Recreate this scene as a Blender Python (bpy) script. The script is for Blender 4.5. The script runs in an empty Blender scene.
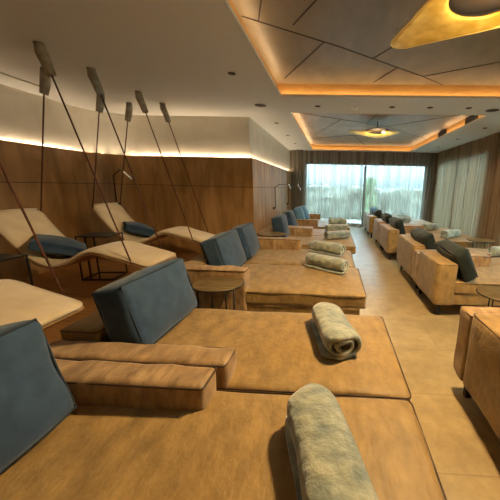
import bpy, bmesh, math, random
from math import pi, sin, cos, radians
from mathutils import Vector, Matrix, noise
random.seed(7)
S = bpy.context.scene
COL = S.collection

# ------------------------------------------------------------------ camera
cam_d = bpy.data.cameras.new('camera')
cam = bpy.data.objects.new('camera', cam_d); COL.objects.link(cam)
cam_d.sensor_fit = 'HORIZONTAL'; cam_d.sensor_width = 36
cam_d.lens = 290 / 500 * 36
cam_d.shift_x = -(319.93 - 250) / 500
cam_d.shift_y = (255.12 - 250) / 500
cam_d.clip_start = 0.05; cam_d.clip_end = 200
r_ = Vector((0.998502, 0.049456, 0.023402)); u_ = Vector((-0.03402, 0.226223, 0.973481)); f_ = Vector((-0.042851, 0.972819, -0.227566))
m = Matrix.Identity(4)
for i in range(3):
    m[i][0] = r_[i]; m[i][1] = u_[i]; m[i][2] = -f_[i]
m[0][3], m[1][3], m[2][3] = 0, 0, 1.42
cam.matrix_world = m
S.camera = cam

# ------------------------------------------------------------------ exposure, world, lights
vs = S.view_settings
vs.view_transform = 'Standard'; vs.look = 'None'; vs.gamma = 1; vs.use_curve_mapping = False
vs.exposure = 0.1
W = bpy.data.worlds.new('overcast_sky'); S.world = W; W.use_nodes = True
wn = W.node_tree.nodes; wl = W.node_tree.links
bg = wn['Background']; tc = wn.new('ShaderNodeTexCoord'); mp = wn.new('ShaderNodeMapping'); nz = wn.new('ShaderNodeTexNoise'); rp = wn.new('ShaderNodeValToRGB')
mp.inputs['Scale'].default_value = (1, 1, 3); nz.inputs['Scale'].default_value = 2.5; nz.inputs['Detail'].default_value = 4
rp.color_ramp.elements[0].position = .35; rp.color_ramp.elements[0].color = (.42, .70, .86, 1)
rp.color_ramp.elements[1].position = .65; rp.color_ramp.elements[1].color = (.66, .86, .95, 1)
wl.new(tc.outputs['Generated'], mp.inputs['Vector']); wl.new(mp.outputs['Vector'], nz.inputs['Vector']); wl.new(nz.outputs['Fac'], rp.inputs['Fac']); wl.new(rp.outputs['Color'], bg.inputs['Color'])
bg.inputs['Strength'].default_value = 1
sx = wn.new('ShaderNodeSeparateXYZ'); mrr = wn.new('ShaderNodeMapRange'); mrr.inputs['From Min'].default_value = .0; mrr.inputs['From Max'].default_value = .7
mrr.inputs['To Min'].default_value = 2.3; mrr.inputs['To Max'].default_value = 36.0   # an overcast sky is far brighter overhead than at the horizon
wl.new(tc.outputs['Generated'], sx.inputs[0]); wl.new(sx.outputs['Z'], mrr.inputs['Value']); wl.new(mrr.outputs['Result'], bg.inputs['Strength'])

def area(name, loc, rot, sx, sy, power, col):
    d = bpy.data.lights.new(name, 'AREA'); d.shape = 'RECTANGLE'; d.size = sx; d.size_y = sy; d.energy = power; d.color = col
    o = bpy.data.objects.new(name, d); COL.objects.link(o); o.location = loc; o.rotation_euler = rot
    return o
def point(name, loc, power, col, rad=.05):
    d = bpy.data.lights.new(name, 'POINT'); d.energy = power; d.color = col; d.shadow_soft_size = rad
    o = bpy.data.objects.new(name, d); COL.objects.link(o); o.location = loc; return o
def spot(name, loc, power, col, ang, rad=.04, blend=.6):
    d = bpy.data.lights.new(name, 'SPOT'); d.energy = power; d.color = col; d.shadow_soft_size = rad; d.spot_size = radians(ang); d.spot_blend = blend
    o = bpy.data.objects.new(name, d); COL.objects.link(o); o.location = loc; return o
WARM = (1, .72, .36); AMBER = (1, .70, .38); WHITE = (1, .78, .52); SPOTC = (1, .92, .80)
UP = (pi, 0, 0)
CEIL = 2.7
# cove strips, lying on the ledges round the two ceiling recesses and shining up
COVES = [(-0.826, -2.2, 2.60, 4.62), (-0.85, 5.57, 2.60, 10.85)]
for (x0, y0, x1, y1), pw in zip(COVES, (3.2, 3.4)):
    L = y1 - y0; Wd = x1 - x0
    area('cove_strip_light', (x0 - .03, (y0 + y1) / 2, 2.735), UP, .03, L, pw * L / 2.2, AMBER)
    area('cove_strip_light', (x1 + .03, (y0 + y1) / 2, 2.735), UP, .03, L, pw * L / 2.2, AMBER)
    area('cove_strip_light', ((x0 + x1) / 2, y1 + .03, 2.735), UP, Wd, .03, pw * Wd / 2.2, AMBER)
    area('cove_strip_light', ((x0 + x1) / 2, y0 - .03, 2.735), UP, Wd, .03, pw * Wd / 2.2, AMBER)
# wall washers in the gap behind the timber panelling
area('panel_strip_light', (-3.1, 5.90, 1.945), UP, 2.9, .03, 12, WHITE)
area('panel_strip_light', (-1.66, 8.5, 1.945), UP, .03, 5.1, 14, WHITE)
area('panel_strip_light', (-4.60, 2.8, 1.945), UP, .03, 4.8, 18, WHITE)
for k in range(6):
    a_ = pi - (k + .5) * (pi / 2) / 6
    area('panel_strip_light', (-3.87 + .715 * cos(a_), 5.17 + .715 * sin(a_), 1.945), (pi, 0, -(a_ - pi)), .03, .19, .8, WHITE)
# fill beams added at the ceiling downlights, which themselves look off (fittings modelled below)
SPOTS = [(-1.255, 2.3), (-1.255, 3.75), (-1.25, 6.44), (-1.25, 7.92), (-1.25, 9.31), (-.32, 5.12), (.875, 5.12), (1.476, 5.12), (2.08, 5.12), (3.08, 6.63), (3.08, 8.03), (3.1, 9.5), (3.08, 5.1), (3.08, 3.6), (3.08, 2.1), (-1.255, .8)]
for i, (x, y) in enumerate(SPOTS):
    spot('downlight_fill', (x, y, 2.675), 5 if x < -1 else 15, SPOTC, 100)

# ------------------------------------------------------------------ materials
def srgb(r, g, b):
    f = lambda c: (c / 255) / 12.92 if c / 255 <= .04045 else ((c / 255 + .055) / 1.055) ** 2.4
    return (f(r), f(g), f(b), 1)
def mat(name, c1, c2=None, scale=5, rough=.7, bump=0, bscale=None, metal=0, stretch=(1, 1, 1), detail=5, lo=.35, hi=.65, sheen=0, spec=.5, bdist=.01):
    M = bpy.data.materials.new(name); M.use_nodes = True
    n = M.node_tree.nodes; l = M.node_tree.links; b = n['Principled BSDF']
    b.inputs['Roughness'].default_value = rough; b.inputs['Metallic'].default_value = metal; b.inputs['Base Color'].default_value = c1
    b.inputs['Specular IOR Level'].default_value = spec
    if sheen: b.inputs['Sheen Weight'].default_value = sheen; b.inputs['Sheen Roughness'].default_value = .5
    if c2 or bump:
        t = n.new('ShaderNodeTexCoord'); mp = n.new('ShaderNodeMapping'); mp.inputs['Scale'].default_value = stretch
        l.new(t.outputs['Object'], mp.inputs['Vector'])
    if c2:
        z = n.new('ShaderNodeTexNoise'); z.inputs['Scale'].default_value = scale; z.inputs['Detail'].default_value = detail
        r = n.new('ShaderNodeValToRGB'); r.color_ramp.elements[0].position = lo; r.color_ramp.elements[1].position = hi
        r.color_ramp.elements[0].color = c1; r.color_ramp.elements[1].color = c2
        l.new(mp.outputs['Vector'], z.inputs['Vector']); l.new(z.outputs['Fac'], r.inputs['Fac']); l.new(r.outputs['Color'], b.inputs['Base Color'])
    if bump:
        z2 = n.new('ShaderNodeTexNoise'); z2.inputs['Scale'].default_value = bscale or scale * 4; z2.inputs['Detail'].default_value = 6
        bu = n.new('ShaderNodeBump'); bu.inputs['Strength'].default_value = bump; bu.inputs['Distance'].default_value = bdist
        l.new(mp.outputs['Vector'], z2.inputs['Vector']); l.new(z2.outputs['Fac'], bu.inputs['Height']); l.new(bu.outputs['Normal'], b.inputs['Normal'])
    return M
M_white = mat('ceiling_paint', srgb(204, 202, 196), rough=.9, spec=.2)
M_wallw = mat('wall_plaster', srgb(205, 196, 180), srgb(214, 206, 190), 3, .85)
M_leather = mat('suede_leather', srgb(128, 100, 54), srgb(168, 134, 78), 9, .55, .8, 30, stretch=(1.5, .8, 1), sheen=.15, spec=.4, bdist=.007, detail=12, lo=.3, hi=.7)
M_leather_arm = mat('creased_leather', srgb(132, 102, 66), srgb(176, 142, 98), 9, .5, .9, 8, stretch=(2.2, .8, 1), sheen=.15, spec=.4, bdist=.016, detail=10, lo=.34, hi=.66)
M_pipe = mat('dark_piping', srgb(70, 48, 30), rough=.6)
M_black = mat('black_metal', srgb(24, 21, 20), rough=.45, spec=.4)
M_blue = mat('blue_linen', srgb(48, 65, 84), srgb(57, 76, 96), 14, .95, .3, 160, sheen=.2, spec=.1, bdist=.002)
M_blue_lit = mat('window_lit_blue_linen', srgb(92, 136, 172), srgb(110, 152, 188), 14, .95, .3, 160, sheen=.2, spec=.1, bdist=.002)  # lighter copy of the blue linen, window light put into its colour
M_dgreen = mat('dark_green_velvet', srgb(24, 30, 28), srgb(38, 46, 38), 5, .8, .2, 60, sheen=.12, spec=.2, bdist=.003)
M_bpipe = mat('navy_piping', srgb(30, 42, 54), rough=.8)
M_plush = mat('sage_plush', srgb(116, 126, 118), srgb(176, 174, 150), 12, .9, .6, 24, sheen=.7, spec=.1, detail=9, lo=.36, hi=.68, bdist=.025)
M_plushg = mat('grey_green_plush', srgb(104, 122, 116), srgb(170, 178, 160), 7, .9, .6, 24, sheen=.7, spec=.1, detail=3, lo=.4, hi=.66, bdist=.012)
M_cream = mat('cream_suede', srgb(214, 192, 158), srgb(226, 206, 174), 6, .85, .2, 40, sheen=.3, spec=.2, bdist=.004)
M_rope = mat('maroon_rope', srgb(80, 44, 34), srgb(104, 62, 46), 60, .8, .4, 200, bdist=.003)
M_sleeve = mat('grey_felt_sleeve', srgb(140, 134, 120), srgb(168, 160, 142), 14, .95, .7, 30, spec=.1, bdist=.012)
M_chrome = mat('brushed_chrome', srgb(200, 195, 190), rough=.25, metal=1)
M_goldtop = mat('bronze_table_top', srgb(122, 98, 58), srgb(168, 140, 86), 6, .38, metal=.7, stretch=(1, 5, 1))
M_plastic = mat('white_plastic', srgb(225, 225, 222), rough=.5)
M_frame_d = mat('dark_window_frame', srgb(52, 60, 64), rough=.5)
M_frame_l = mat('light_window_frame', srgb(170, 176, 172), rough=.5)
M_grille = mat('brown_grille', srgb(66, 54, 44), rough=.7)
M_darkwall = mat('dark_wall_paint', srgb(116, 102, 86), rough=.85)
M_piers = mat('oak_pier', srgb(150, 98, 50), srgb(172, 118, 64), 3, .6, stretch=(4, 4, .4))
M_terrace = mat('terrace_stone', srgb(150, 152, 148), srgb(170, 172, 166), 2, .8)
M_hedge = mat('hedge_leaves', srgb(78, 80, 70), srgb(116, 114, 100), 3, .8, .8, 8)
M_shrub = mat('shrub_leaves', srgb(84, 104, 72), srgb(118, 136, 98), 5, .8, .8, 12)
M_lawn = mat('lawn', srgb(120, 140, 110), srgb(150, 160, 130), 4, .9)

def wood(name, c1, c2, scale, stretch, rough=.5, seed=0, bump=.1):
    M = bpy.data.materials.new(name); M.use_nodes = True
    n = M.node_tree.nodes; l = M.node_tree.links; b = n['Principled BSDF']
    t = n.new('ShaderNodeTexCoord'); mp = n.new('ShaderNodeMapping'); mp.inputs['Scale'].default_value = stretch; mp.inputs['Location'].default_value = (seed, seed * .7, 0)
    z = n.new('ShaderNodeTexNoise'); z.inputs['Scale'].default_value = scale; z.inputs['Detail'].default_value = 8; z.inputs['Distortion'].default_value = .8
    z2 = n.new('ShaderNodeTexNoise'); z2.inputs['Scale'].default_value = 1.3; z2.inputs['Detail'].default_value = 2
    ad = n.new('ShaderNodeMath'); ad.operation = 'MULTIPLY_ADD'; ad.inputs[1].default_value = .45
    r = n.new('ShaderNodeValToRGB'); r.color_ramp.elements[0].position = .5; r.color_ramp.elements[1].position = .95
    r.color_ramp.elements[0].color = c1; r.color_ramp.elements[1].color = c2
    bu = n.new('ShaderNodeBump'); bu.inputs['Strength'].default_value = bump; bu.inputs['Distance'].default_value = .004
    l.new(t.outputs['Object'], mp.inputs['Vector']); l.new(mp.outputs['Vector'], z.inputs['Vector']); l.new(t.outputs['Object'], z2.inputs['Vector'])
    l.new(z2.outputs['Fac'], ad.inputs[0]); l.new(z.outputs['Fac'], ad.inputs[2]); l.new(ad.outputs[0], r.inputs['Fac'])
    l.new(r.outputs['Color'], b.inputs['Base Color']); l.new(z.outputs['Fac'], bu.inputs['Height']); l.new(bu.outputs['Normal'], b.inputs['Normal'])
    b.inputs['Roughness'].default_value = rough
    return M
M_wall_wood = wood('oak_panelling', srgb(132, 95, 52), srgb(184, 141, 88), 3, (1.8, 1.8, .4), .5)
M_wood_floor = wood('oak_floor', srgb(120, 78, 36), srgb(168, 120, 66), 5, (.5, 5, 1), .45)
M_band = wood('oak_band', srgb(168, 124, 66), srgb(194, 148, 86), 4, (1, 1, 4), .5)
M_panel = wood('bronze_ceiling_panel', srgb(112, 98, 76), srgb(142, 124, 98), 3, (1.2, .5, 1), .45)
M_panel2 = wood('grey_oak_ceiling_panel', srgb(150, 128, 104), srgb(176, 154, 128), 3, (1.2, .5, 1), .5)

def floor_mat():
    M = bpy.data.materials.new('limestone_tiles'); M.use_nodes = True
    n = M.node_tree.nodes; l = M.node_tree.links; b = n['Principled BSDF']
    t = n.new('ShaderNodeTexCoord'); mp = n.new('ShaderNodeMapping'); mp.inputs['Location'].default_value = (-.40, -.01 * 60 / 60 - .02, 0)
    br = n.new('ShaderNodeTexBrick'); br.inputs['Scale'].default_value = 1; br.inputs['Brick Width'].default_value = 1.2; br.inputs['Row Height'].default_value = .6
    br.inputs['Mortar Size'].default_value = .004; br.inputs['Mortar Smooth'].default_value = .2
    br.inputs['Color1'].default_value = srgb(176, 154, 112); br.inputs['Color2'].default_value = srgb(184, 162, 120); br.inputs['Mortar'].default_value = srgb(154, 134, 98)
    z = n.new('ShaderNodeTexNoise'); z.inputs['Scale'].default_value = 4; z.inputs['Detail'].default_value = 12; z.inputs['Roughness'].default_value = .75
    r = n.new('ShaderNodeValToRGB'); r.color_ramp.elements[0].position = .3; r.color_ramp.elements[1].position = .7
    r.color_ramp.elements[0].color = (.55, .51, .45, 1); r.color_ramp.elements[1].color = (1.08, 1.05, 1.0, 1)
    mx = n.new('ShaderNodeMix'); mx.data_type = 'RGBA'; mx.blend_type = 'MULTIPLY'; mx.inputs['Factor'].default_value = 1
    bu = n.new('ShaderNodeBump'); bu.inputs['Strength'].default_value = .12; bu.inputs['Distance'].default_value = .01
    l.new(t.outputs['Object'], mp.inputs['Vector']); l.new(mp.outputs['Vector'], br.inputs['Vector']); l.new(t.outputs['Object'], z.inputs['Vector'])
    l.new(z.outputs['Fac'], r.inputs['Fac']); l.new(br.outputs['Color'], mx.inputs['A']); l.new(r.outputs['Color'], mx.inputs['B'])
    l.new(mx.outputs['Result'], b.inputs['Base Color']); l.new(z.outputs['Fac'], bu.inputs['Height']); l.new(bu.outputs['Normal'], b.inputs['Normal'])
    b.inputs['Roughness'].default_value = .3; b.inputs['Specular IOR Level'].default_value = .9
    return M
M_floor = floor_mat()

def sheer(name, col, transp, ax=0, spread=.3):
    M = bpy.data.materials.new(name); M.use_nodes = True
    n = M.node_tree.nodes; l = M.node_tree.links; n.remove(n['Principled BSDF']); out = n['Material Output']
    d = n.new('ShaderNodeBsdfDiffuse'); d.inputs['Color'].default_value = col
    tr = n.new('ShaderNodeBsdfTranslucent'); tr.inputs['Color'].default_value = col
    tp = n.new('ShaderNodeBsdfTransparent')
    m1 = n.new('ShaderNodeMixShader'); m1.inputs['Fac'].default_value = .32
    m2 = n.new('ShaderNodeMixShader'); m2.inputs['Fac'].default_value = transp
    t = n.new('ShaderNodeTexCoord'); mp = n.new('ShaderNodeMapping'); mp.inputs['Scale'].default_value = (11, 0, .10) if ax == 0 else (0, 7, .10)
    z = n.new('ShaderNodeTexNoise'); z.inputs['Scale'].default_value = 1; z.inputs['Detail'].default_value = 5; z.inputs['Roughness'].default_value = .7
    mr = n.new('ShaderNodeMapRange'); mr.inputs['From Min'].default_value = .32; mr.inputs['From Max'].default_value = .68
    mr.inputs['To Min'].default_value = transp - spread; mr.inputs['To Max'].default_value = transp + spread
    l.new(t.outputs['Object'], mp.inputs['Vector']); l.new(mp.outputs['Vector'], z.inputs['Vector']); l.new(z.outputs['Fac'], mr.inputs['Value']); l.new(mr.outputs['Result'], m2.inputs['Fac'])
    l.new(d.outputs[0], m1.inputs[1]); l.new(tr.outputs[0], m1.inputs[2]); l.new(m1.outputs[0], m2.inputs[1]); l.new(tp.outputs[0], m2.inputs[2]); l.new(m2.outputs[0], out.inputs['Surface'])
    return M
M_sheer = sheer('sheer_taupe_voile', srgb(160, 154, 142), .38, 0, .26)
M_sheer_r = sheer('sheer_beige_voile', srgb(156, 138, 112), .30, 1, .32)

def glass_mat():
    M = bpy.data.materials.new('window_glass'); M.use_nodes = True
    n = M.node_tree.nodes; l = M.node_tree.links; n.remove(n['Principled BSDF']); out = n['Material Output']
    g = n.new('ShaderNodeBsdfGlossy'); g.inputs['Roughness'].default_value = .02
    tp = n.new('ShaderNodeBsdfTransparent'); tp.inputs['Color'].default_value = (.93, .97, .97, 1)
    fr = n.new('ShaderNodeFresnel'); fr.inputs['IOR'].default_value = 1.45
    m2 = n.new('ShaderNodeMixShader')
    l.new(fr.outputs[0], m2.inputs['Fac']); l.new(tp.outputs[0], m2.inputs[1]); l.new(g.outputs[0], m2.inputs[2]); l.new(m2.outputs[0], out.inputs['Surface'])
    return M
M_glass = glass_mat()
def emit(name, col, s):
    M = bpy.data.materials.new(name); M.use_nodes = True
    b = M.node_tree.nodes['Principled BSDF']; b.inputs['Base Color'].default_value = col
    b.inputs['Emission Color'].default_value = col; b.inputs['Emission Strength'].default_value = s
    return M
M_led = emit('lit_led_strip', (1, .72, .42, 1), 5)
M_led_amber = emit('lit_amber_strip', (1, .55, .2, 1), 3)
M_bulb = emit('lit_bulb', (1, .78, .42, 1), 12)
M_chrome_gold = mat('polished_gold_edge', srgb(250, 222, 140), rough=.3, metal=.6)
M_gold = mat('gold_leaf', srgb(220, 176, 66), srgb(246, 212, 110), 9, .45, .3, 30, metal=.5, bdist=.004)

# ------------------------------------------------------------------ geometry helpers
def link(name, bm, material, parent=None, smooth=False):
    me = bpy.data.meshes.new(name); bm.normal_update(); bm.to_mesh(me); bm.free()
    me.materials.append(material)
    if smooth:
        for p in me.polygons: p.use_smooth = True
    o = bpy.data.objects.new(name, me); COL.objects.link(o)
    if parent: o.parent = parent
    return o
def thing(name, label, cat, loc=(0, 0, 0), rotz=0, group=None):
    o = bpy.data.objects.new(name, None); COL.objects.link(o); o.empty_display_size = .1
    o.location = loc; o.rotation_euler = (0, 0, rotz); return tag(o, label, cat, group)
def tag(o, label, cat, group=None):
    o['label'] = label; o['category'] = cat
    if group: o['group'] = group
    return o
def struct(name, bm, m, parent=None, smooth=False):
    o = link(name, bm, m, parent, smooth)
    if not parent: o['kind'] = 'structure'
    return o
def box(bm, x0, x1, y0, y1, z0, z1, bev=0):
    r = bmesh.ops.create_cube(bm, size=1)
    v = r['verts']
    bmesh.ops.scale(bm, vec=(abs(x1 - x0), abs(y1 - y0), abs(z1 - z0)), verts=v)
    bmesh.ops.translate(bm, vec=((x0 + x1) / 2, (y0 + y1) / 2, (z0 + z1) / 2), verts=v)
    if bev:
        e = list({e for vv in v for e in vv.link_edges})
        bmesh.ops.bevel(bm, geom=e, offset=bev, segments=2, affect='EDGES', profile=.5)
    return bm
def bx(x0, x1, y0, y1, z0, z1, bev=0): return box(bmesh.new(), x0, x1, y0, y1, z0, z1, bev)
def tube(bm, pts, rad, n=8, closed=False, cap=True):
    pts = [Vector(p) for p in pts]; N = len(pts); rings = []
    rads = rad if isinstance(rad, (list, tuple)) else [rad] * N
    prev = None
    for i, p in enumerate(pts):
        if closed: t = pts[(i + 1) % N] - pts[i - 1]
        else: t = pts[min(i + 1, N - 1)] - pts[max(i - 1, 0)]
        t.normalize()
        a = prev if prev is not None else (Vector((0, 0, 1)) if abs(t.z) < .9 else Vector((1, 0, 0)))
        a = (a - t * a.dot(t)); a.normalize(); prev = a; b = t.cross(a)
        rings.append([bm.verts.new(p + (a * cos(2 * pi * k / n) + b * sin(2 * pi * k / n)) * rads[i]) for k in range(n)])
    for i in range(N if closed else N - 1):
        A, B = rings[i], rings[(i + 1) % N]
        for k in range(n): bm.faces.new((A[k], A[(k + 1) % n], B[(k + 1) % n], B[k]))
    if cap and not closed:
        bm.faces.new(rings[0][::-1]); bm.faces.new(rings[-1])
    return bm
def lathe(bm, prof, n=32, c=(0, 0, 0)):
    rings = []
    for r, z in prof:
        rings.append([bm.verts.new((c[0] + r * cos(2 * pi * k / n), c[1] + r * sin(2 * pi * k / n), c[2] + z)) for k in range(n)])
    for A, B in zip(rings, rings[1:]):
        for k in range(n): bm.faces.new((A[k], A[(k + 1) % n], B[(k + 1) % n], B[k]))
    bm.faces.new(rings[0][::-1]); bm.faces.new(rings[-1]); return bm
def soft(x0, x1, y0, y1, z0, z1, r=.03, bulge=(0, 0, 0), n=9, wr=0, wf=4, seed=0, skip_bottom=False):
    """rounded, padded block: grid faces, rounded edges, bulging faces, a little wrinkling"""
    hx, hy, hz = (x1 - x0) / 2, (y1 - y0) / 2, (z1 - z0) / 2
    c = Vector(((x0 + x1) / 2, (y0 + y1) / 2, (z0 + z1) / 2)); r = min(r, hx * .95, hy * .95, hz * .95)
    def ax(h):
        a = [-h, -h + r * .35, -h + r]
        inner = [-h + r + (2 * h - 2 * r) * k / n for k in range(1, n)]
        return a + inner + [h - r, h - r * .35, h]
    AX = [ax(hx), ax(hy), ax(hz)]; H = (hx, hy, hz)
    bm = bmesh.new(); cache = {}
    def vert(p):
        k = tuple(round(q, 5) for q in p)
        if k in cache: return cache[k]
        q = Vector(p); inn = Vector([max(-H[i] + r, min(H[i] - r, q[i])) for i in range(3)])
        d = q - inn
        if d.length > 1e-9: q2 = inn + d.normalized() * r
        else: q2 = q
        uvw = [q[i] / H[i] for i in range(3)]
        for i in range(3):
            j, k2 = [a for a in range(3) if a != i]
            s = max(0, 1 - uvw[j] ** 2) * max(0, 1 - uvw[k2] ** 2)
            q2[i] += bulge[i] * uvw[i] * s
        if wr:
            P = (q2 + c) * wf + Vector((seed, seed * 1.7, 0))
            q2 = q2 + noise.noise_vector(P) * wr * (1 if abs(uvw[2]) > -1 else 0)
        cache[k] = bm.verts.new(q2 + c); return cache[k]
    for i in range(3):
        j, k2 = [a for a in range(3) if a != i]
        for sgn in (-1, 1):
            for a in range(len(AX[j]) - 1):
                for b in range(len(AX[k2]) - 1):
                    cs = []
                    for (aa, bb) in ((a, b), (a + 1, b), (a + 1, b + 1), (a, b + 1)):
                        p = [0, 0, 0]; p[i] = sgn * H[i]; p[j] = AX[j][aa]; p[k2] = AX[k2][bb]; cs.append(vert(p))
                    if (sgn > 0) == (i == 1): cs.reverse()
                    try: bm.faces.new(cs)
                    except ValueError: pass
    bmesh.ops.recalc_face_normals(bm, faces=bm.faces)
    return bm
def rrect(x0, x1, y0, y1, z, r=.03):
    pts = []
    for cx, cy, a0 in ((x1 - r, y1 - r, 0), (x0 + r, y1 - r, 90), (x0 + r, y0 + r, 180), (x1 - r, y0 + r, 270)):
        for k in range(4):
            a = radians(a0 + 30 * k); pts.append((cx + r * cos(a), cy + r * sin(a), z))
    return pts

# ------------------------------------------------------------------ the room
YB = 11.1; XR = 3.68; YF = -3.0; XL = -4.62
struct('floor', bx(-1.7, XR + .1, YF, YB + .1, -.06, 0), M_floor)
struct('floor_recess', bx(XL - .1, -1.7, YF, 6.0, -.06, 0), M_wood_floor)
# ceiling slab with two openings (built as strips round them)
bm = bmesh.new()
xs = [XL - .1, -0.826, 2.60, XR + .1]
box(bm, XL - .1, -.826, YF, YB + .1, CEIL, CEIL + .03)
box(bm, 2.60, XR + .1, YF, YB + .1, CEIL, CEIL + .03)
box(bm, -.826, 2.60, YF, -2.2, CEIL, CEIL + .03); box(bm, -.826, 2.60, 4.62, 5.57, CEIL, CEIL + .03); box(bm, -.826, 2.60, 10.85, YB + .1, CEIL, CEIL + .03)
struct('ceiling', bm, M_white)
def cove(i, x0, y0, x1, y1, pm, top):
    g = .07
    bm = bmesh.new()
    box(bm, x0 - g - .02, x0 - g, y0 - g, y1 + g, CEIL + .03, top); box(bm, x1 + g, x1 + g + .02, y0 - g, y1 + g, CEIL + .03, top)
    box(bm, x0 - g, x1 + g, y1 + g, y1 + g + .02, CEIL + .03, top); box(bm, x0 - g, x1 + g, y0 - g - .02, y0 - g, CEIL + .03, top)
    struct('trim_%d' % i, bm, M_band)
    struct('ceiling_panel', bx(x0 - g - .02, x1 + g + .02, y0 - g - .02, y1 + g + .02, top, top + .03), pm)
cove(1, *COVES[0], M_panel, 2.89)
cove(2, *COVES[1], M_panel2, 2.89)
def seams(name, segs, z):
    bm = bmesh.new()
    for (a, b) in segs:
        a = Vector((*a, z)); b = Vector((*b, z)); d = (b - a).normalized(); s = Vector((-d.y, d.x, 0)) * .006
        lo = [bm.verts.new(p) for p in (a - s, b - s, b + s, a + s)]; hi = [bm.verts.new(p.co - Vector((0, 0, .004))) for p in lo]
        bm.faces.new(lo); bm.faces.new(hi[::-1])
        for k in range(4): bm.faces.new((lo[k], lo[(k + 1) % 4], hi[(k + 1) % 4], hi[k]))
    struct(name, bm, M_grille)
seams('trim_3', [((-.88, 2.96), (.0, 3.53)), ((0, 3.53), (1.12, 4.36)), ((-.162, 3.43), (-.75, 4.47)), ((-.637, 2.70), (-.75, 3.04)), ((-.19, 2.72), (-.44, 3.105)),
        ((.40, 3.80), (.95, 2.9)), ((.72, 4.08), (.5, 4.6)), ((1.12, 4.36), (2.65, 3.4)), ((1.12, 4.36), (1.5, 4.68)), ((-.19, 2.72), (.7, 1.2)), ((.95, 2.9), (2.6, 2.1)), ((-.6, 2.6), (-.85, 1.0))], 2.889)
seams('trim_4', [((-.9, 6.3), (1.2, 7.6)), ((1.2, 7.6), (2.6, 6.2)), ((1.2, 7.6), (2.6, 9.2)), ((.1, 6.9), (-.6, 8.8)), ((-.9, 9.6), (1.4, 8.4)), ((.7, 7.3), (.9, 5.6)), ((.5, 8.9), (1.0, 10.8))], 2.889)

# walls
bm = bmesh.new(); box(bm, XL - .12, XR + .2, YB + .0, YB + .12, 2.33, CEIL); box(bm, -1.8, -1.16, YB, YB + .12, 0, 2.33); box(bm, 3.36, XR + .2, YB, YB + .12, 0, 2.33)
struct('wall_back', bm, M_darkwall)
struct('wall_recess_back', bx(XL - .1, -1.68, 5.92, 6.02, 0, CEIL), M_wallw)
struct('wall_left', bx(-1.78, -1.68, 6.02, YB, 0, CEIL), M_wallw)
# left wall of the recess with its rounded corner
def curved_wall(name, off, z0, z1, m, r=.75, th=.02):
    bm = bmesh.new(); pts = []
    x0 = XL + off; y1 = 5.92 - off
    pts.append((x0, YF)); 
    for k in range(0, 11):
        a = pi - k * (pi / 2) / 10
        pts.append((x0 + r + r * cos(a), y1 - r + r * sin(a)))
    inn = [bm.verts.new((x, y, z0)) for x, y in pts]; inn2 = [bm.verts.new((x, y, z1)) for x, y in pts]
    out = []
    for i, (x, y) in enumerate(pts):
        if i == 0: nx, ny = -1, 0
        else:
            nx, ny = x - (x0 + r), y - (y1 - r); L = math.hypot(nx, ny); nx /= L; ny /= L
        out.append((x + nx * th, y + ny * th))
    o1 = [bm.verts.new((x, y, z0)) for x, y in out]; o2 = [bm.verts.new((x, y, z1)) for x, y in out]
    for i in range(len(pts) - 1):
        for A, B in ((inn, inn2), (inn2, o2), (o2, o1), (o1, inn)): bm.faces.new((A[i], A[i + 1], B[i + 1], B[i]))
    bm.faces.new((inn[0], inn2[0], o2[0], o1[0])); bm.faces.new((inn[-1], o1[-1], o2[-1], inn2[-1]))
    bmesh.ops.recalc_face_normals(bm, faces=bm.faces)
    return struct(name, bm, m, smooth=False)
curved_wall('wall_recess_left', 0, 0, CEIL, M_wallw, .75, .1)
curved_wall('wall_recess_panelling', .055, 0, 1.385, M_wall_wood, .72, .025)
curved_wall('wall_recess_panelling_top', .055, 1.395, 1.95, M_wall_wood, .72, .025)
bm = bmesh.new()
for a, b in ((-3.84, -3.64), (-3.63, -2.64), (-2.63, -1.62)):
    for z0, z1 in ((0, 1.385), (1.395, 1.95)): box(bm, a, b, 5.845, 5.87, z0, z1)
struct('wall_panelling_recess', bm, M_wall_wood)
bm = bmesh.new()
for a, b in ((5.871, 6.85), (6.86, 7.95), (7.96, 9.05), (9.06, 10.1), (10.11, YB)):
    for z0, z1 in ((0, 1.385), (1.395, 1.95)): box(bm, -1.645, -1.62, a, b, z0, z1)
struct('wall_panelling_left', bm, M_wall_wood)
bm = bmesh.new(); box(bm, -3.86, -1.647, 5.871, 5.878, 0, 1.945); box(bm, -1.652, -1.646, 5.871, YB, 0, 1.945); struct('wall_panelling_backing', bm, M_grille)
curved_wall('wall_recess_backing', .03, 0, 1.945, M_grille, .73, .02)
# the strips themselves
bm = bmesh.new(); box(bm, -3.9, -1.70, 5.885, 5.90, 1.90, 1.925); box(bm, -1.67, -1.655, 5.93, YB, 1.90, 1.925); pass
struct('trim_5', bm, M_led)
curved_wall('trim_7', .022, 1.90, 1.925, M_led, .74, .012)
# ceiling slot line near the left wall
bm = bmesh.new(); box(bm, -4.16, -4.12, YF, 4.35, CEIL - .018, CEIL - .001); struct('trim_6', bm, M_wallw)
# right wall: piers and window openings behind the curtain
bm = bmesh.new()
box(bm, XR, XR + .12, YF, YB + .12, 2.37, CEIL)
struct('wall_right_lintel', bm, M_darkwall)
bm = bmesh.new(); box(bm, XR, XR + .12, 6.35, 7.35, 0, 2.37); box(bm, XR, XR + .12, 10.75, YB + .12, 0, 2.37); box(bm, XR, XR + .12, YF, 1.0, 0, 2.37)
struct('wall_right', bm, M_piers)
struct('wall_front', bx(XL - .1, XR + .12, YF - .1, YF, 0, CEIL), M_wallw)

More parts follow.
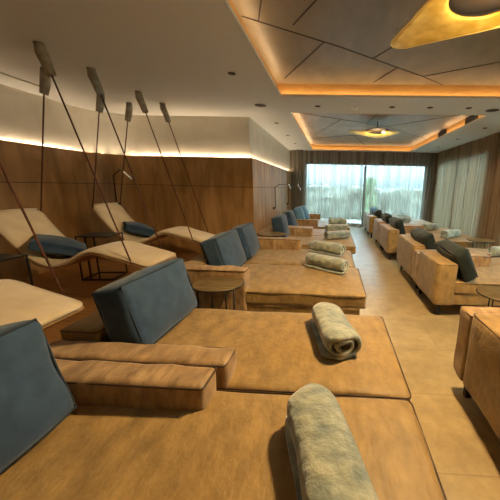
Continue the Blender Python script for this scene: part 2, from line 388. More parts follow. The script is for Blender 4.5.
# windows
def window(name, x0, x1, y0, y1, z0, z1, axis, parts, fm, fm2, w=.06):
    """axis 'x': pane spans x at y0..y1; 'y': pane spans y"""
    o = thing(name, '', '', (0, 0, 0)); del o['label']; del o['category']; o['kind'] = 'structure'
    def B(a0, a1, zz0, zz1, bmx, d=0):
        if axis == 'x': box(bmx, a0, a1, y0 + d, y1 - d, zz0, zz1)
        else: box(bmx, x0 + d, x1 - d, a0, a1, zz0, zz1)
    s, e = (x0, x1) if axis == 'x' else (y0, y1)
    bm = bmesh.new(); B(s, s + w, z0, z1, bm); B(e - w, e, z0, z1, bm); link('window_frame', bm, fm2, o)
    bm = bmesh.new(); B(s + w, e - w, z1 - w * .8, z1, bm); B(s + w, e - w, z0, z0 + w, bm); link('window_rail', bm, fm, o)
    for p in parts:
        bm = bmesh.new(); B(p - .045, p + .045, z0 + w, z1 - w, bm); link('mullion', bm, fm, o)
    bm = bmesh.new(); B(s + w, e - w, z0 + w, z1 - w, bm, (y1 - y0 if axis == 'x' else x1 - x0) * .45); link('window_pane', bm, M_glass, o)
    return o
window('window_1', -1.16, 3.36, YB + .02, YB + .10, 0, 2.33, 'x', [1.10], M_frame_d, M_frame_l, .11)
window('window_2', XR + .02, XR + .10, 7.35, 10.75, 0, 2.37, 'y', [9.1], M_frame_d, M_frame_l)
window('window_3', XR + .02, XR + .10, 1.0, 6.35, 0, 2.37, 'y', [3.6], M_frame_d, M_frame_l)

# outside
struct('ground_outside', bx(-8, 14, YB + .12, 24, -.08, -.02), M_terrace)
struct('ground_outside_right', bx(XR + .12, 14, -4, YB + .12, -.08, -.02), M_terrace)
def hedge(name, x0, x1, y0, y1, h, mt, label, cat, seed, leaves=2600, ls=.09):
    bm = soft(x0, x1, y0, y1, -.02, h, .15, (0, 0, 0), 16, .18, 2.2, seed)
    rnd = random.Random(seed)
    fs = list(bm.faces); fs = [f for f in fs if f.calc_center_median().z > .02]
    for _ in range(leaves):
        f = rnd.choice(fs)
        vs_ = [v.co for v in f.verts]; a, b = rnd.random(), rnd.random()
        p = vs_[0].lerp(vs_[1], a).lerp(vs_[3].lerp(vs_[2], a), b)
        d = Vector((rnd.uniform(-1, 1), rnd.uniform(-1, 1), rnd.uniform(-.3, 1))).normalized(); s = d.orthogonal().normalized(); L = ls * rnd.uniform(.6, 1.3)
        vv = [bm.verts.new(q) for q in (p, p + d * L * .5 + s * L * .3, p + d * L, p + d * L * .5 - s * L * .3)]
        bm.faces.new(vv)
    return tag(link(name, bm, mt), label, cat)
hedge('hedge', -4, 7.5, 13.8, 14.9, 1.42, M_hedge, 'clipped green hedge across the garden behind the far window', 'hedge', 3, 5000, .12)
hedge('hedge', 6.6, 7.5, .5, 13.5, 1.6, M_hedge, 'clipped hedge beside the terrace outside the right-hand windows', 'hedge', 5, 4000, .12)
hedge('shrub', 1.35, 1.75, 12.9, 13.3, 1.75, M_shrub, 'bright green leafy shrub just right of the window mullion outside', 'shrub', 8, 1500, .12)
t = thing('garden_chair', 'white plastic garden chair outside, seen through the right-hand curtain', 'chair', (4.55, 9.1, -.02))
link('seat', soft(-.25, .25, -.25, .25, .40, .44, .02, n=4), M_plastic, t, True)
link('backrest', soft(.20, .25, -.25, .25, .44, .90, .02, (0, 0, .02), 5), M_plastic, t, True)
for sx in (-1, 1):
    for sy in (-1, 1): link('leg', tube(bmesh.new(), [(sx * .21, sy * .21, .41), (sx * .24, sy * .24, 0)], .02), M_plastic, t)
for sy in (-1, 1): link('armrest', tube(bmesh.new(), [(-.2, sy * .25, .42), (-.2, sy * .27, .62), (.22, sy * .27, .66)], .02), M_plastic, t)

# curtains
def curtain(name, axis, a0, a1, fixed, z0, z1, mt, label, amp=.032, per=.13, seed=0, cat='curtain'):
    bm = bmesh.new(); rows = [z0, z0 + (z1 - z0) * .25, z0 + (z1 - z0) * .5, z0 + (z1 - z0) * .75, z1]
    N = int((a1 - a0) / per * 8); rg = []
    for z in rows:
        ring = []
        for i in range(N + 1):
            a = a0 + (a1 - a0) * i / N
            ph = 2 * pi * a / per + 1.3 * noise.noise((a * 1.7, seed, 0)) * 3
            d = amp * sin(ph) * (.7 + .5 * noise.noise((a * 3, seed + 4, z * .3))) + .012 * noise.noise((a * 9, z, seed))
            ring.append(bm.verts.new((a, fixed + d, z) if axis == 'x' else (fixed + d, a, z)))
        rg.append(ring)
    for A, B in zip(rg, rg[1:]):
        for i in range(N): bm.faces.new((A[i], A[i + 1], B[i + 1], B[i]))
    return tag(link(name, bm, mt, None, True), label, cat)
curtain('sheer_curtain', 'x', -1.60, 1.02, YB - .16, .02, CEIL, M_sheer, 'pleated sheer taupe curtain over the left half of the far window', seed=1)
curtain('sheer_curtain', 'x', 1.05, 3.56, YB - .16, .02, CEIL, M_sheer, 'pleated sheer taupe curtain over the right half of the far window', seed=2)
curtain('sheer_curtain', 'y', 6.9, YB - .22, XR - .10, .02, CEIL, M_sheer_r, 'pleated sheer beige curtain along the right wall next to the far corner', seed=3, amp=.038, per=.15)
curtain('sheer_curtain', 'y', 1.0, 6.85, XR - .10, .02, CEIL, M_sheer_r, 'pleated sheer beige curtain along the right wall, nearer one at the picture edge', seed=4, amp=.038, per=.15)

# ceiling fittings
SPOT_AT = ['left of the near recess, beyond the upper picture edge', 'nearest in view, left of the near lit recess', 'left row, just beyond the round speaker grille', 'left row, third in view', 'left row, farthest from the camera',
    'between the recesses, leftmost of the four', 'between the recesses, just right of the smoke detector', 'between the recesses, third from the left', 'between the recesses, rightmost of the four',
    'by the right curtain, nearest in view', 'by the right curtain, middle one in view', 'by the right curtain, farthest in view', 'by the right curtain, level with the strip between recesses', 'by the right curtain, outside the picture on the right', 'by the right curtain, beside the camera', 'left of the camera, nearest of all']
for i, (x, y) in enumerate(SPOTS):
    bm = bmesh.new(); lathe(bm, [(.028, -.010), (.045, -.006), (.047, 0), (.03, .0)], 20)
    o = tag(link('downlight', bm, M_grille, None, True), 'small dark recessed ceiling downlight ' + SPOT_AT[i], 'downlight', 'recessed downlights'); o.location = (x, y, CEIL)
for x, y, r, lab in ((-1.25, 5.09, .105, 'dark round ceiling speaker grille near the wooden wall corner'), (2.5, 5.22, .11, 'dark round ceiling speaker grille at the right picture edge')):
    t = thing('ceiling_speaker', lab, 'speaker', (x, y, CEIL))
    link('grille', lathe(bmesh.new(), [(r * .5, -.012), (r * .9, -.010), (r * .9, 0)], 28), M_grille, t, True)
    link('rim', lathe(bmesh.new(), [(r, -.006), (r * 1.06, -.003), (r * 1.06, 0)], 28), M_white, t, True)
t = thing('smoke_detector', 'small white round smoke detector on the strip between the recesses', 'smoke detector', (.284, 5.14, CEIL))
link('base', lathe(bmesh.new(), [(.055, -.012), (.06, 0)], 24), M_plastic, t, True)
link('head', lathe(bmesh.new(), [(.02, -.04), (.04, -.032), (.045, -.012)], 24), M_plastic, t, True)
tag(link('access_hatch', bx(-1.40, -1.16, 10.8, 10.98, CEIL - .012, CEIL), M_grille), 'small brown ceiling grille in front of the curtain, far left corner', 'vent')
for y, lab in ((6.3, 'black slot vent in the lit edge of the far recess, the nearer one'), (7.9, 'black slot vent in the lit edge of the far recess, the farther one')):
    tag(link('slot_vent', bx(2.61, 2.668, y - .22, y + .22, CEIL + .032, 2.86, .004), M_black), lab, 'vent')

# pendant lamps: gold-leaf rounded triangle with a round hole
def tri_lamp(loc, rotz, R, label, power, tilt=(0, 0, 0), hole=.40, nose=1.0, rod=.3):
    t = thing('ceiling_lamp', label, 'lamp', loc, rotz); t.rotation_euler = (tilt[0], tilt[1], rotz)
    bm = bmesh.new(); N = 72
    out = []; inn = []
    cs = [(R * nose * .94, 0), (-R * .62, R * .60), (-R * .62, -R * .60)]; rc = [R * .17, R * .24, R * .24]
    # rounded triangle by hull of three circles
    for k in range(N):
        a = 2 * pi * k / N; d = Vector((cos(a), sin(a)))
        i = max(range(3), key=lambda j: cs[j][0] * d.x + cs[j][1] * d.y + rc[j])
        out.append((d, Vector(cs[i]) + d * rc[i]))
    pts = [p for d, p in out]
    # resample hull outline radially from hole centre
    hc = Vector((-R * .22, 0)); hr = R * hole
    def hit(a):
        d = Vector((cos(a), sin(a))); best = None
        for i in range(N):
            p, q = pts[i], pts[(i + 1) % N]; e = q - p
            den = d.x * e.y - d.y * e.x
            if abs(den) < 1e-9: continue
            w = p - hc; tt = (w.x * e.y - w.y * e.x) / den; uu = (w.x * d.y - w.y * d.x) / den
            if tt > 0 and -1e-6 <= uu <= 1 + 1e-6: best = tt if best is None else max(best, tt)
        return hc + d * best
    K = 96; rings = []
    levels = 7
    for k in range(K):
        a = 2 * pi * k / K; o_ = hit(a); i_ = hc + Vector((cos(a), sin(a))) * hr
        col = []
        for s in range(levels):
            f = s / (levels - 1); p = i_.lerp(o_, f)
            z = .03 * R * (1 - f) - .02 * R * f
            col.append((p.x, p.y, z + .004 * noise.noise((p.x * 9, p.y * 9, 0))))
        rings.append(col)
    top = [[bm.verts.new((x, y, z + .012)) for x, y, z in c] for c in rings]; bot = [[bm.verts.new(q) for q in c] for c in rings]
    for k in range(K):
        n2 = (k + 1) % K
        for s in range(levels - 1):
            bm.faces.new((top[k][s], top[k][s + 1], top[n2][s + 1], top[n2][s])); bm.faces.new((bot[k][s], bot[n2][s], bot[n2][s + 1], bot[k][s + 1]))
        bm.faces.new((top[k][0], top[n2][0], bot[n2][0], bot[k][0])); bm.faces.new((top[k][-1], bot[k][-1], bot[n2][-1], top[n2][-1]))
    bmesh.ops.recalc_face_normals(bm, faces=bm.faces)
    link('lamp_shade', bm, M_gold, t, True)
    link('rim', tube(bmesh.new(), [Vector((c[-1][0], c[-1][1], c[-1][2] + .004)) for c in rings], .007, 6, True), M_chrome_gold, t, True)
    link('reflector_disc', lathe(bmesh.new(), [(hr * 1.28, .13 * R), (hr * 1.30, .14 * R), (hr * .6, .17 * R)], 40, (hc.x, hc.y, 0)), M_grille, t, True)
    link('bulb', lathe(bmesh.new(), [(.01, .03 * R), (.03, .06 * R), (.03, .1 * R), (.012, .14 * R)], 16, (hc.x - hr * .8, hc.y, 0)), M_bulb, t, True)
    bm = bmesh.new()
    tube(bm, [(hc.x, hc.y, .17 * R), (hc.x, hc.y, rod)], .012)
    link('suspension_rod', bm, M_grille, t)
    return t
lamp1 = tri_lamp((.78, 2.12, 2.50), radians(128), .53, 'large glowing gold-leaf lamp with a round hole, upper right of the near recess', 60, rod=.38)
lamp2 = tri_lamp((.80, 6.95, 2.62), radians(203), .52, 'small bright gold-leaf ceiling lamp glowing in the far recess', 30, rod=.25)
spot('lamp_beam', (.85, 2.03, 2.47), 330, WARM, 165, .10, .3)
point('lamp_glow', (.93, 1.98, 2.34), 14, WARM, .06)
spot('lamp_beam', (.90, 7.0, 2.60), 90, WARM, 165, .08, .3)
point('lamp_glow', (.90, 7.0, 2.50), 16, WARM, .05)

# ------------------------------------------------------------------ furniture builders
def cushion(cx, cy, z, w, h, th, rz, tilt, mt, pipe, label, group=None, sag=.02, seed=0, name='back_cushion', dirx=1):
    """upright box cushion: local y = width, z = height, x = thickness; tilt leans its top towards -x*dirx"""
    t = thing(name, label, 'cushion', (cx, cy, z), rz, group)
    R = Matrix.Rotation(-tilt * dirx, 4, 'Y')
    bm = soft(-th / 2, th / 2, -w / 2, w / 2, 0, h, .035, (.035, .012, .012), 10, .014, 5, seed)
    bmesh.ops.transform(bm, matrix=R, verts=bm.verts)
    link('cover', bm, mt, t, True)
    bm = bmesh.new()
    for sx in (-1, 1):
        pts = []
        for y, zz, a0 in ((w / 2, h, 0), (-w / 2, h, 90), (-w / 2, 0, 180), (w / 2, 0, 270)):
            pts.append((sx * (th / 2 - .008), y - math.copysign(.012, y), zz + (-.010 if zz else .010)))
        q = []
        for i in range(4):
            A = Vector(pts[i]); B = Vector(pts[(i + 1) % 4])
            for k in range(8):
                p = A.lerp(B, k / 8); p += noise.noise_vector((p + Vector((seed, 0, 0))) * 5) * .006; q.append(p)
        tube(bm, q, .0055, 6, True)
    bmesh.ops.transform(bm, matrix=R, verts=bm.verts)
    link('piping', bm, pipe, t, True)
    return t
def flat_pillow(cx, cy, z, w, d, th, rz, tilt, mt, label, seed=0):
    t = thing('lounger_pillow', label, 'pillow', (cx, cy, z), rz)
    bm = soft(-d / 2, d / 2, -w / 2, w / 2, -th / 2, th / 2, .02, (-.02, -.02, th * .5), 8, .012, 6, seed)
    bmesh.ops.transform(bm, matrix=Matrix.Rotation(tilt, 4, 'Y'), verts=bm.verts)
    link('cover', bm, mt, t, True)
    return t
def chaise(xb, xf, y0, y1, arm=None, arm_x=None, label='', group=None, seed=0, hb=.61, ha=.60, hs=.43, arm_w=.17):
    """chaise longue: back at xb, foot end at xf, lying between y0 and y1; arm None, 'near' (y0 side) or 'far' (y1 side)"""
    s = 1 if xf > xb else -1
    t = thing('chaise_longue', label, 'sofa', ((xb + xf) / 2, (y0 + y1) / 2, 0), 0, group)
    ox, oy = (xb + xf) / 2, (y0 + y1) / 2
    X = lambda a: xb + s * a - ox
    L = abs(xf - xb)
    def sf(a0, a1, yy0, yy1, z0, z1, **k):
        x0, x1 = sorted((X(a0), X(a1))); return soft(x0, x1, yy0 - oy, yy1 - oy, z0, z1, **k)
    g = .006
    ya, yb_ = y0 + g, y1 - g
    link('base', sf(.02, L - .05, ya + .01, yb_ - .01, .155, .30, r=.02, n=6, wr=.004, wf=6, seed=seed), M_leather, t, True)
    seat = link('seat', sf(.20, L, ya, yb_, .29, hs, r=.028, bulge=(.004, 0, .012), n=18, wr=.010, wf=3.2, seed=seed), M_leather, t, True)
    for z in (hs - .012, .30):
        x0, x1 = sorted((X(.21), X(L + .001)))
        link('piping', tube(bmesh.new(), rrect(x0, x1, ya - oy - .001, yb_ - oy + .001, z, .025), .0036, 6, True), M_pipe, seat, True)
    by0, by1 = ya, yb_
    if arm == 'near': by0 = y0 + arm_w
    if arm == 'far': by1 = y1 - arm_w
    bk = link('backrest', sf(0, .23, by0, by1, .145, hb, r=.03, bulge=(.006, 0, .008), n=10, wr=.008, wf=4, seed=seed + 3), M_leather, t, True)
    x0, x1 = sorted((X(.004), X(.226)))
    link('piping', tube(bmesh.new(), rrect(x0, x1, by0 - oy + .004, by1 - oy - .004, hb - .014, .02), .0036, 6, True), M_pipe, bk, True)
    if arm:
        a0, a1 = (y0 - .004, y0 + arm_w) if arm == 'near' else (y1 - arm_w, y1 + .004)
        la = abs(arm_x - xb)
        ar = link('armrest', sf(0, la, a0 + .003, a1 - .003, .155, ha, r=.022, bulge=(.004, .004, .006), n=14, wr=.010, wf=7, seed=seed + 5), M_leather_arm, t, True)
        x0, x1 = sorted((X(.004), X(la - .002)))
        link('piping', tube(bmesh.new(), rrect(x0, x1, a0 - oy + .005, a1 - oy - .005, ha - .012, .018), .0048, 6, True), M_pipe, ar, True)
    for a in (.09, L - .14):
        for y in (y0 + .1, y1 - .1):
            link('leg', bx(X(a) - .022, X(a) + .022, y - oy - .022, y - oy + .022, 0, .165, .003), M_black, t)
    return t
def blanket(cx, cy, z, L, w, h, rz, mt, label, seed=0, turns=1.9):
    """rolled plush blanket, axis along local y; the near (-y) end shows the swirl"""
    t = thing('rolled_blanket', label, 'blanket', (cx, cy, z), rz)
    th = .024; NT = 84; NY = 26
    bm = bmesh.new()
    def path(f):
        a = -pi / 2 + .3 + f * turns * 2 * pi
        k = 1 - f * .72
        rx, rz_ = (w / 2 - th / 2) * k, (h / 2 - th / 2) * k
        ca, sa = cos(a), sin(a); e = .8
        return Vector((rx * math.copysign(abs(ca) ** e, ca), rz_ * math.copysign(abs(sa) ** e, sa)))
    C = [path(i / NT) for i in range(NT + 1)]
    # the loose flap lying flat on the seat
    C = [Vector((-w * .42 + i * .02, -h / 2 + th / 2 - .0)) for i in range(0, 6)] + C
    n_ = len(C); sect = []
    for i in range(n_):
        tt = (C[min(i + 1, n_ - 1)] - C[max(i - 1, 0)]).normalized(); nn = Vector((-tt.y, tt.x))
        sect.append((C[i] + nn * th * .46, C[i] - nn * th * .46))
    loop = [a for a, b in sect] + [b for a, b in reversed(sect)]
    rings = []
    for j in range(NY + 1):
        v = j / NY; y = -L / 2 + L * v
        e = min(v, 1 - v) * L; sc = 1 - .10 * max(0, 1 - e / .06) ** 2
        rg = []
        for q in loop:
            p = Vector((q.x * sc, y + .014 * sin(q.x * 30 + seed) * (1 if v > .5 else -1) * (1 if e < .05 else .3), q.y * sc))
            p += noise.noise_vector(Vector((p.x * 6, y * 6, p.z * 6 + seed))) * .010
            p.z = max(p.z, -h / 2 + .001)
            rg.append(bm.verts.new(p + Vector((0, 0, h / 2))))
        rings.append(rg)
    m_ = len(loop)
    for A, B in zip(rings, rings[1:]):
        for k in range(m_): bm.faces.new((A[k], A[(k + 1) % m_], B[(k + 1) % m_], B[k]))
    H_ = len(sect)
    for rg in (rings[0], rings[-1]):
        for k in range(H_ - 1): bm.faces.new((rg[k], rg[k + 1], rg[m_ - 2 - k], rg[m_ - 1 - k]))
    bmesh.ops.recalc_face_normals(bm, faces=bm.faces)
    link('plush_roll', bm, mt, t, True)
    return t
def round_table(cx, cy, z, r, label, group=None):
    t = thing('side_table', label, 'table', (cx, cy, 0), 0, group)
    top = link('tabletop', lathe(bmesh.new(), [(r * .97, z - .014), (r, z - .012), (r, z - .002), (r * .99, z)], 48), M_goldtop, t)
    link('rim', tube(bmesh.new(), [((r + .002) * cos(a * pi / 24), (r + .002) * sin(a * pi / 24), z - .008) for a in range(48)], .007, 6, True), M_black, top, True)
    for a in (-150, -90, -30, 90):
        x, y = r * .86 * cos(radians(a)), .15 * sin(radians(a))
        link('leg', tube(bmesh.new(), [(x, y, z - .012), (x, y, 0)], .007), M_black, t, True)
    link('foot_ring', tube(bmesh.new(), [(r * .86 * cos(a * pi / 16), .15 * sin(a * pi / 16), .008) for a in range(32)], .007, 6, True), M_black, t, True)
    return t

# ------------------------------------------------------------------ left row of chaises
XBL = -1.53
chaise(XBL, .405, .33, 1.240, 'far', -.545, 'tan leather chaise in the near foreground, with the big rolled blanket', seed=1, ha=.557)
chaise(XBL, .415, 1.245, 2.19, 'near', -.51, 'tan leather chaise second from the camera on the left, its armrest touching the nearest one', seed=2, ha=.557)
chaise(XBL - .02, .335, 2.60, 3.62, 'near', -.82, 'tan leather chaise on the left behind the round bronze table, armrest on its near side', seed=3, ha=.635, hb=.63)
chaise(XBL - .02, .30, 3.625, 4.66, 'far', -.51, 'tan leather chaise on the left with two blankets near it and a far-side armrest', seed=4, ha=.61, hb=.63)
chaise(XBL + .17, .40, 4.97, 6.03, 'far', -.43, 'tan leather chaise on the left beyond the second round table, one dark blue cushion', seed=5)
chaise(XBL + .17, .40, 6.035, 7.05, 'near', -.43, 'tan leather chaise against the wooden wall, third from the far window on the left', seed=6)
chaise(XBL + .17, .42, 7.40, 8.35, 'near', -.40, 'tan leather chaise on the left with a blue cushion, second from the far window', seed=7)
chaise(XBL + .17, .42, 8.355, 9.35, 'far', -.42, 'tan leather chaise on the left closest to the far window', seed=8)
TL = radians(17)
cushion(-1.15, .665, .455, .70, .43, .19, 0, TL * .8, M_blue, M_bpipe, 'large dark blue cushion at the left picture edge, nearest the camera', seed=1)
cushion(-1.135, 1.775, .455, .68, .41, .19, 0, TL * .85, M_blue, M_bpipe, 'large dark blue cushion on the second chaise, behind the paired armrests', seed=2)
cushion(-1.16, 3.20, .455, .68, .43, .19, 0, TL, M_blue, M_bpipe, 'dark blue cushion behind the round bronze table, nearer of a leaning pair', seed=3)
cushion(-1.17, 4.0, .455, .66, .43, .19, .05, TL, M_blue, M_bpipe, 'dark blue cushion, farther of the leaning pair beside the wall corner', seed=4)
cushion(-.965, 5.50, .455, .60, .43, .19, 0, TL * .6, M_blue, M_bpipe, 'dark blue cushion in front of the wooden wall above the second round table', seed=5)
cushion(-.93, 6.62, .455, .60, .43, .19, 0, TL, M_blue, M_bpipe, 'small dark blue cushion between the single cushion and the two toned as window-lit', seed=6)
cushion(-.88, 7.98, .455, .56, .43, .19, .1, TL, M_blue_lit, M_blue, 'blue cushion toned as window-lit by the far window, nearer of the two', seed=7)
cushion(-.82, 8.75, .455, .62, .43, .19, .0, TL * 1.3, M_blue_lit, M_blue, 'blue cushion toned as window-lit by the far window, farther of the two', seed=8)
round_table(-1.0, 2.40, .575, .215, 'round bronze-topped side table with thin black legs, in the gap between chaises')
round_table(-1.03, 4.83, .635, .23, 'smaller-looking round bronze side table at the wall corner, farther back')
blanket(-.005, .80, .445, .56, .25, .175, radians(17), M_plush, 'large sage plush blanket roll in the bottom foreground', 1)
blanket(.015, 1.77, .445, .52, .265, .16, radians(15), M_plush, 'rolled sage blanket alone on the second chaise, swirl end facing the camera', 2)
blanket(-.07, 3.42, .445, .55, .22, .18, radians(52), M_plush, 'rolled sage blanket on the third chaise, nearer of a crossed-looking pair', 3)
blanket(-.09, 4.30, .445, .55, .22, .185, radians(58), M_plush, 'rolled sage blanket on the fourth chaise, behind a similar roll', 4)
blanket(.08, 5.65, .445, .50, .22, .17, radians(-60), M_plush, 'rolled blanket on the fifth chaise with its swirl end facing left', 5)
blanket(.06, 6.65, .445, .50, .22, .17, radians(-62), M_plush, 'rolled blanket just behind the left-facing swirl roll', 6)
blanket(.10, 8.0, .445, .50, .22, .17, radians(-65), M_plushg, 'pale blanket roll near the far window on the left row', 7)

# ------------------------------------------------------------------ right row
chaise(.90, 2.95, 1.0, 1.93, 'far', 2.2, 'tan leather chaise at the right picture edge, its back towards the aisle', seed=11, ha=.645, hb=.675)
chaise(1.16, 3.15, 3.13, 4.02, 'far', 2.13, 'tan chaise of the right row with a dark green cushion leaning high in front', seed=12, hb=.635, ha=.58)
chaise(1.17, 3.15, 4.025, 5.22, 'near', 2.20, 'tan chaise of the right row just beyond the leaning green cushion', seed=13, hb=.635, ha=.58)
chaise(1.10, 3.10, 5.80, 6.95, 'far', 2.1, 'pale tan chaise of the right row, nearer of the middle pair', seed=14, hb=.63)
chaise(1.10, 3.10, 6.955, 8.0, 'near', 2.1, 'pale tan chaise of the right row, farther of the middle pair', seed=15, hb=.63)
chaise(1.04, 3.05, 8.45, 9.35, 'far', 2.0, 'window-lit chaise of the right row, nearer of the last pair', seed=16, hb=.63)
chaise(1.04, 3.05, 9.355, 10.3, 'near', 2.0, 'window-lit chaise of the right row closest to the far window', seed=17, hb=.63)
def rc(x, y, w, lab, seed, mt=M_dgreen, tilt=TL, h=.36): 
    c = cushion(x, y, .455, w, h, .16, 0, tilt, mt, M_black, lab, seed=seed); return c
rc(1.28, 1.45, .60, 'dark cushion just showing at the right picture edge', 21)
rc(1.55, 3.48, .70, 'dark green cushion of the right row, largest and nearest, slab end visible', 22, tilt=radians(25))
rc(1.50, 4.55, .74, 'dark green cushion of the right row, just behind the largest one', 23, tilt=radians(24))
rc(1.42, 6.30, .74, 'black-green cushion on the middle pair of the right row, nearer one', 24)
rc(1.42, 7.42, .70, 'black-green cushion on the middle pair of the right row, farther one', 25)
rc(1.40, 8.85, .62, 'dark cushion near the far window, nearer of the right row end pair', 26)
rc(1.40, 9.80, .62, 'blue cushion at the far end of the right row', 27, mt=M_blue_lit)
round_table(2.78, 5.51, .53, .24, 'round side table by the right curtain, between two pairs of chaises')
round_table(1.60, 2.62, .50, .22, 'round bronze side table low at the right picture edge')
blanket(2.72, 4.55, .445, .55, .21, .16, radians(-82), M_plushg, 'grey-green blanket roll at the right picture edge', 31)
blanket(2.50, 6.25, .445, .50, .22, .18, radians(-55), M_plushg, 'grey-green blanket roll by the curtain, swirl end facing the camera', 32)
blanket(2.42, 7.35, .445, .48, .21, .18, radians(-55), M_plushg, 'blanket roll in the middle of the right row, behind a larger roll', 33)
blanket(2.05, 8.95, .445, .60, .22, .18, radians(-75), M_plushg, 'pale blanket roll on the far right pair, nearer one', 34)
blanket(2.20, 9.80, .445, .55, .22, .18, radians(-75), M_plushg, 'pale blanket roll on the far right pair, farther one', 35)

# ------------------------------------------------------------------ hanging loungers
PROF = [(-3.84, 1.045), (-3.72, .88), (-3.58, .71), (-3.42, .56), (-3.27, .48), (-3.12, .47), (-2.98, .52), (-2.84, .60), (-2.72, .645), (-2.60, .645), (-2.45, .605), (-2.30, .57), (-2.15, .53), (-2.03, .50)]
def catmull(P, n=5):
    out = []
    for i in range(len(P) - 1):
        p0 = Vector(P[max(i - 1, 0)]); p1 = Vector(P[i]); p2 = Vector(P[i + 1]); p3 = Vector(P[min(i + 2, len(P) - 1)])
        for k in range(n):
            t_ = k / n
            out.append(.5 * ((2 * p1) + (p2 - p0) * t_ + (2 * p0 - 5 * p1 + 4 * p2 - p3) * t_ ** 2 + (3 * p1 - p0 - 3 * p2 + p3) * t_ ** 3))
    out.append(Vector(P[-1])); return out
def slab(prof, w, off0, off1, rnd=.0, nw=8, puff=0):
    """strip of thickness off1-off0 following prof (x,z), width w in y, rounded corners in plan"""
    pr = catmull(prof); bm = bmesh.new(); n = len(pr); tot = [0]
    for i in range(1, n): tot.append(tot[-1] + (pr[i] - pr[i - 1]).length)
    T, B = [], []
    for i, p in enumerate(pr):
        tt = (pr[min(i + 1, n - 1)] - pr[max(i - 1, 0)]).normalized(); nn = Vector((-tt.y, tt.x))
        if nn.y < 0: nn = -nn
        e = min(tot[i], tot[-1] - tot[i]); sc = 1
        if rnd and e < rnd: sc = 1 - (rnd - math.sqrt(max(0, rnd ** 2 - (rnd - e) ** 2))) / (w / 2)
        rt, rb = [], []
        for k in range(nw + 1):
            v = -1 + 2 * k / nw; y = v * w / 2 * sc
            edge = (1 - abs(v) ** 6) * (min(1, e / .05) * .6 + .4)
            th = off0 + (off1 - off0) * (.55 + .45 * edge) + puff * (1 - v * v) * .5
            a = p + nn * th; b = p + nn * off0
            rt.append(bm.verts.new((a.x, y, a.y))); rb.append(bm.verts.new((b.x, y, b.y)))
        T.append(rt); B.append(rb)
    for i in range(n - 1):
        for k in range(nw):
            bm.faces.new((T[i][k], T[i + 1][k], T[i + 1][k + 1], T[i][k + 1])); bm.faces.new((B[i][k], B[i][k + 1], B[i + 1][k + 1], B[i + 1][k]))
        bm.faces.new((T[i][0], B[i][0], B[i + 1][0], T[i + 1][0])); bm.faces.new((T[i][-1], T[i + 1][-1], B[i + 1][-1], B[i][-1]))
    for k in range(nw):
        bm.faces.new((T[0][k], T[0][k + 1], B[0][k + 1], B[0][k])); bm.faces.new((T[-1][k], B[-1][k], B[-1][k + 1], T[-1][k + 1]))
    bmesh.ops.recalc_face_normals(bm, faces=bm.faces)
    return bm
M_shell = wood('ash_shell', srgb(150, 112, 70), srgb(178, 138, 92), 5, (1, 5, 1), .5)
def lounger(y0, y1, label, seed, drop=0):
    yc = (y0 + y1) / 2; w = y1 - y0
    t = thing('hanging_lounger', label, 'lounger', (0, yc, 0), 0)
    global PROF
    P0 = PROF; PROF = [(x, z - drop * (x + 3.84) / 1.8) for x, z in P0]
    link('shell', slab(PROF, w, -.022, .0, .05), M_shell, t, True)
    link('pad', slab(PROF, w * .99, .001, .045, .08, 10, .012), M_cream, t, True)
    h = w / 2 - .01
    link('head_roll', tube(bmesh.new(), [(-3.82, -h + .05, 1.055), (-3.82, 0, 1.06), (-3.82, h - .05, 1.055)], .022, 10), M_cream, t, True)
    for sy in (-1, 1):
        y = sy * h
        ja = .02 * noise.noise((seed, sy, 1))
        link('rope', tube(bmesh.new(), [(-3.48, y + ja, 2.44), (-3.81, y, 1.01)], .008), M_rope, t, True)
        link('rope', tube(bmesh.new(), [(-2.79, y + ja, 2.44), (-2.22, y, .53)], .008), M_rope, t, True)
        link('sleeve', tube(bmesh.new(), [(-3.42, y + ja, 2.70), (-3.43, y + ja, 2.62), (-3.46, y + .01, 2.52), (-3.485, y + ja, 2.42)], [.040, .048, .050, .042], 10), M_sleeve, t, True)
        link('sleeve', tube(bmesh.new(), [(-2.86, y + ja, 2.70), (-2.86, y + ja + .01, 2.62), (-2.815, y + .0, 2.52), (-2.785, y + ja, 2.42)], [.040, .050, .046, .040], 10), M_sleeve, t, True)
        link('bracket', lathe(bmesh.new(), [(.02, 2.68), (.036, 2.69), (.036, 2.699)], 16, (-3.42, y + ja, 0)), M_grille, t)
        link('bracket', lathe(bmesh.new(), [(.02, 2.68), (.036, 2.69), (.036, 2.699)], 16, (-2.87, y + ja, 0)), M_grille, t)
    PROF = P0
    return t
lounger(3.0, 3.63, 'cream hanging lounger on ropes, the middle one, at the left picture edge with dark pillow', 1)
lounger(4.44, 5.06, 'cream hanging lounger on ropes, farthest from the camera near the wood wall', 2)
lounger(1.55, 2.17, 'cream hanging lounger nearest the camera, only its foot end in view', 3, .09)
flat_pillow(-3.29, 3.28, .66, .52, .50, .11, .75, .34, M_blue, 'dark blue pillow lying on the middle hanging lounger', 4)
flat_pillow(-3.30, 4.74, .66, .46, .44, .11, .75, .34, M_blue, 'dark blue pillow lying on the farthest hanging lounger', 5)

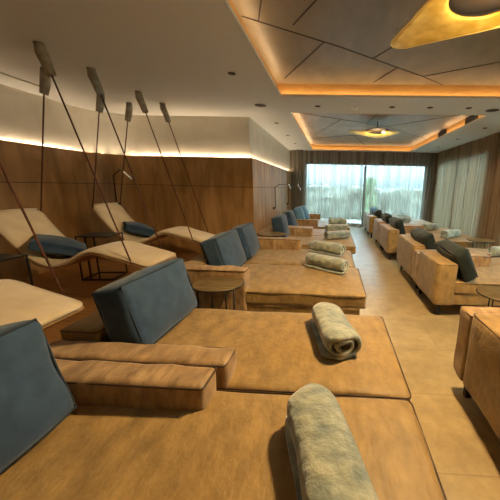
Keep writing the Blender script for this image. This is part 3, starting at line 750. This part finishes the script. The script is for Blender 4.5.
def slat_table(cx, cy, label, rz):
    t = thing('slatted_table', label, 'table', (cx, cy, 0), rz)
    link('tabletop', bx(-.22, .22, -.20, .20, .645, .66, .003), M_black, t)
    for x, y in ((-.21, -.19), (-.09, -.19), (.03, -.19), (-.21, .19), (.21, .19), (-.21, 0)):
        link('leg', bx(x - .008, x + .008, y - .008, y + .008, .02, .646), M_black, t)
    bm = bmesh.new(); box(bm, -.22, .22, -.20, -.18, 0, .022); box(bm, -.22, .22, .18, .20, 0, .022); box(bm, -.22, -.20, -.18, .18, 0, .022); box(bm, .20, .22, -.18, .18, 0, .022)
    link('base_frame', bm, M_black, t)
slat_table(-3.48, 4.12, 'black slatted side table between the two farther hanging loungers', .15)
slat_table(-3.42, 2.62, 'black side table edge at the left picture edge beside the middle lounger', .05)

# reading lamps
def reading_lamp(pts, head0, head1, label):
    t = thing('reading_lamp', label, 'lamp', pts[0])
    o = Vector(pts[0]); P = [Vector(p) - o for p in pts]
    link('arm', tube(bmesh.new(), P, .009, 8), M_black, t, True)
    link('wall_plate', bx(-.03, .03, -.03, .03, -.03, .03, .004), M_black, t)
    a = Vector(head0) - o; b = Vector(head1) - o
    link('lamp_head', tube(bmesh.new(), [a, a.lerp(b, .1), a.lerp(b, .9), b], [.020, .027, .027, .024], 14), M_chrome, t, True)
reading_lamp([(-4.30, 5.68, 1.0), (-4.28, 5.60, .99), (-4.26, 5.58, 1.55), (-4.10, 5.55, 1.66), (-4.02, 5.55, 1.62)], (-4.03, 5.55, 1.63), (-3.84, 5.5, 1.47), 'chrome reading lamp on a black arm above the farthest hanging lounger')
reading_lamp([(-1.61, 7.75, .85), (-1.56, 7.75, .85), (-1.56, 7.75, 1.40), (-1.48, 7.9, 1.47), (-1.32, 8.25, 1.47)], (-1.30, 8.3, 1.50), (-1.26, 8.36, 1.32), 'chrome reading lamp on a black arm fixed to the wooden wall before the far curtain')
reading_lamp([(-1.61, 10.0, .85), (-1.56, 10.0, .85), (-1.56, 10.0, 1.42), (-1.5, 10.1, 1.47), (-1.32, 10.4, 1.48)], (-1.30, 10.4, 1.52), (-1.20, 10.46, 1.28), 'chrome reading lamp in front of the far curtain, farther of two')
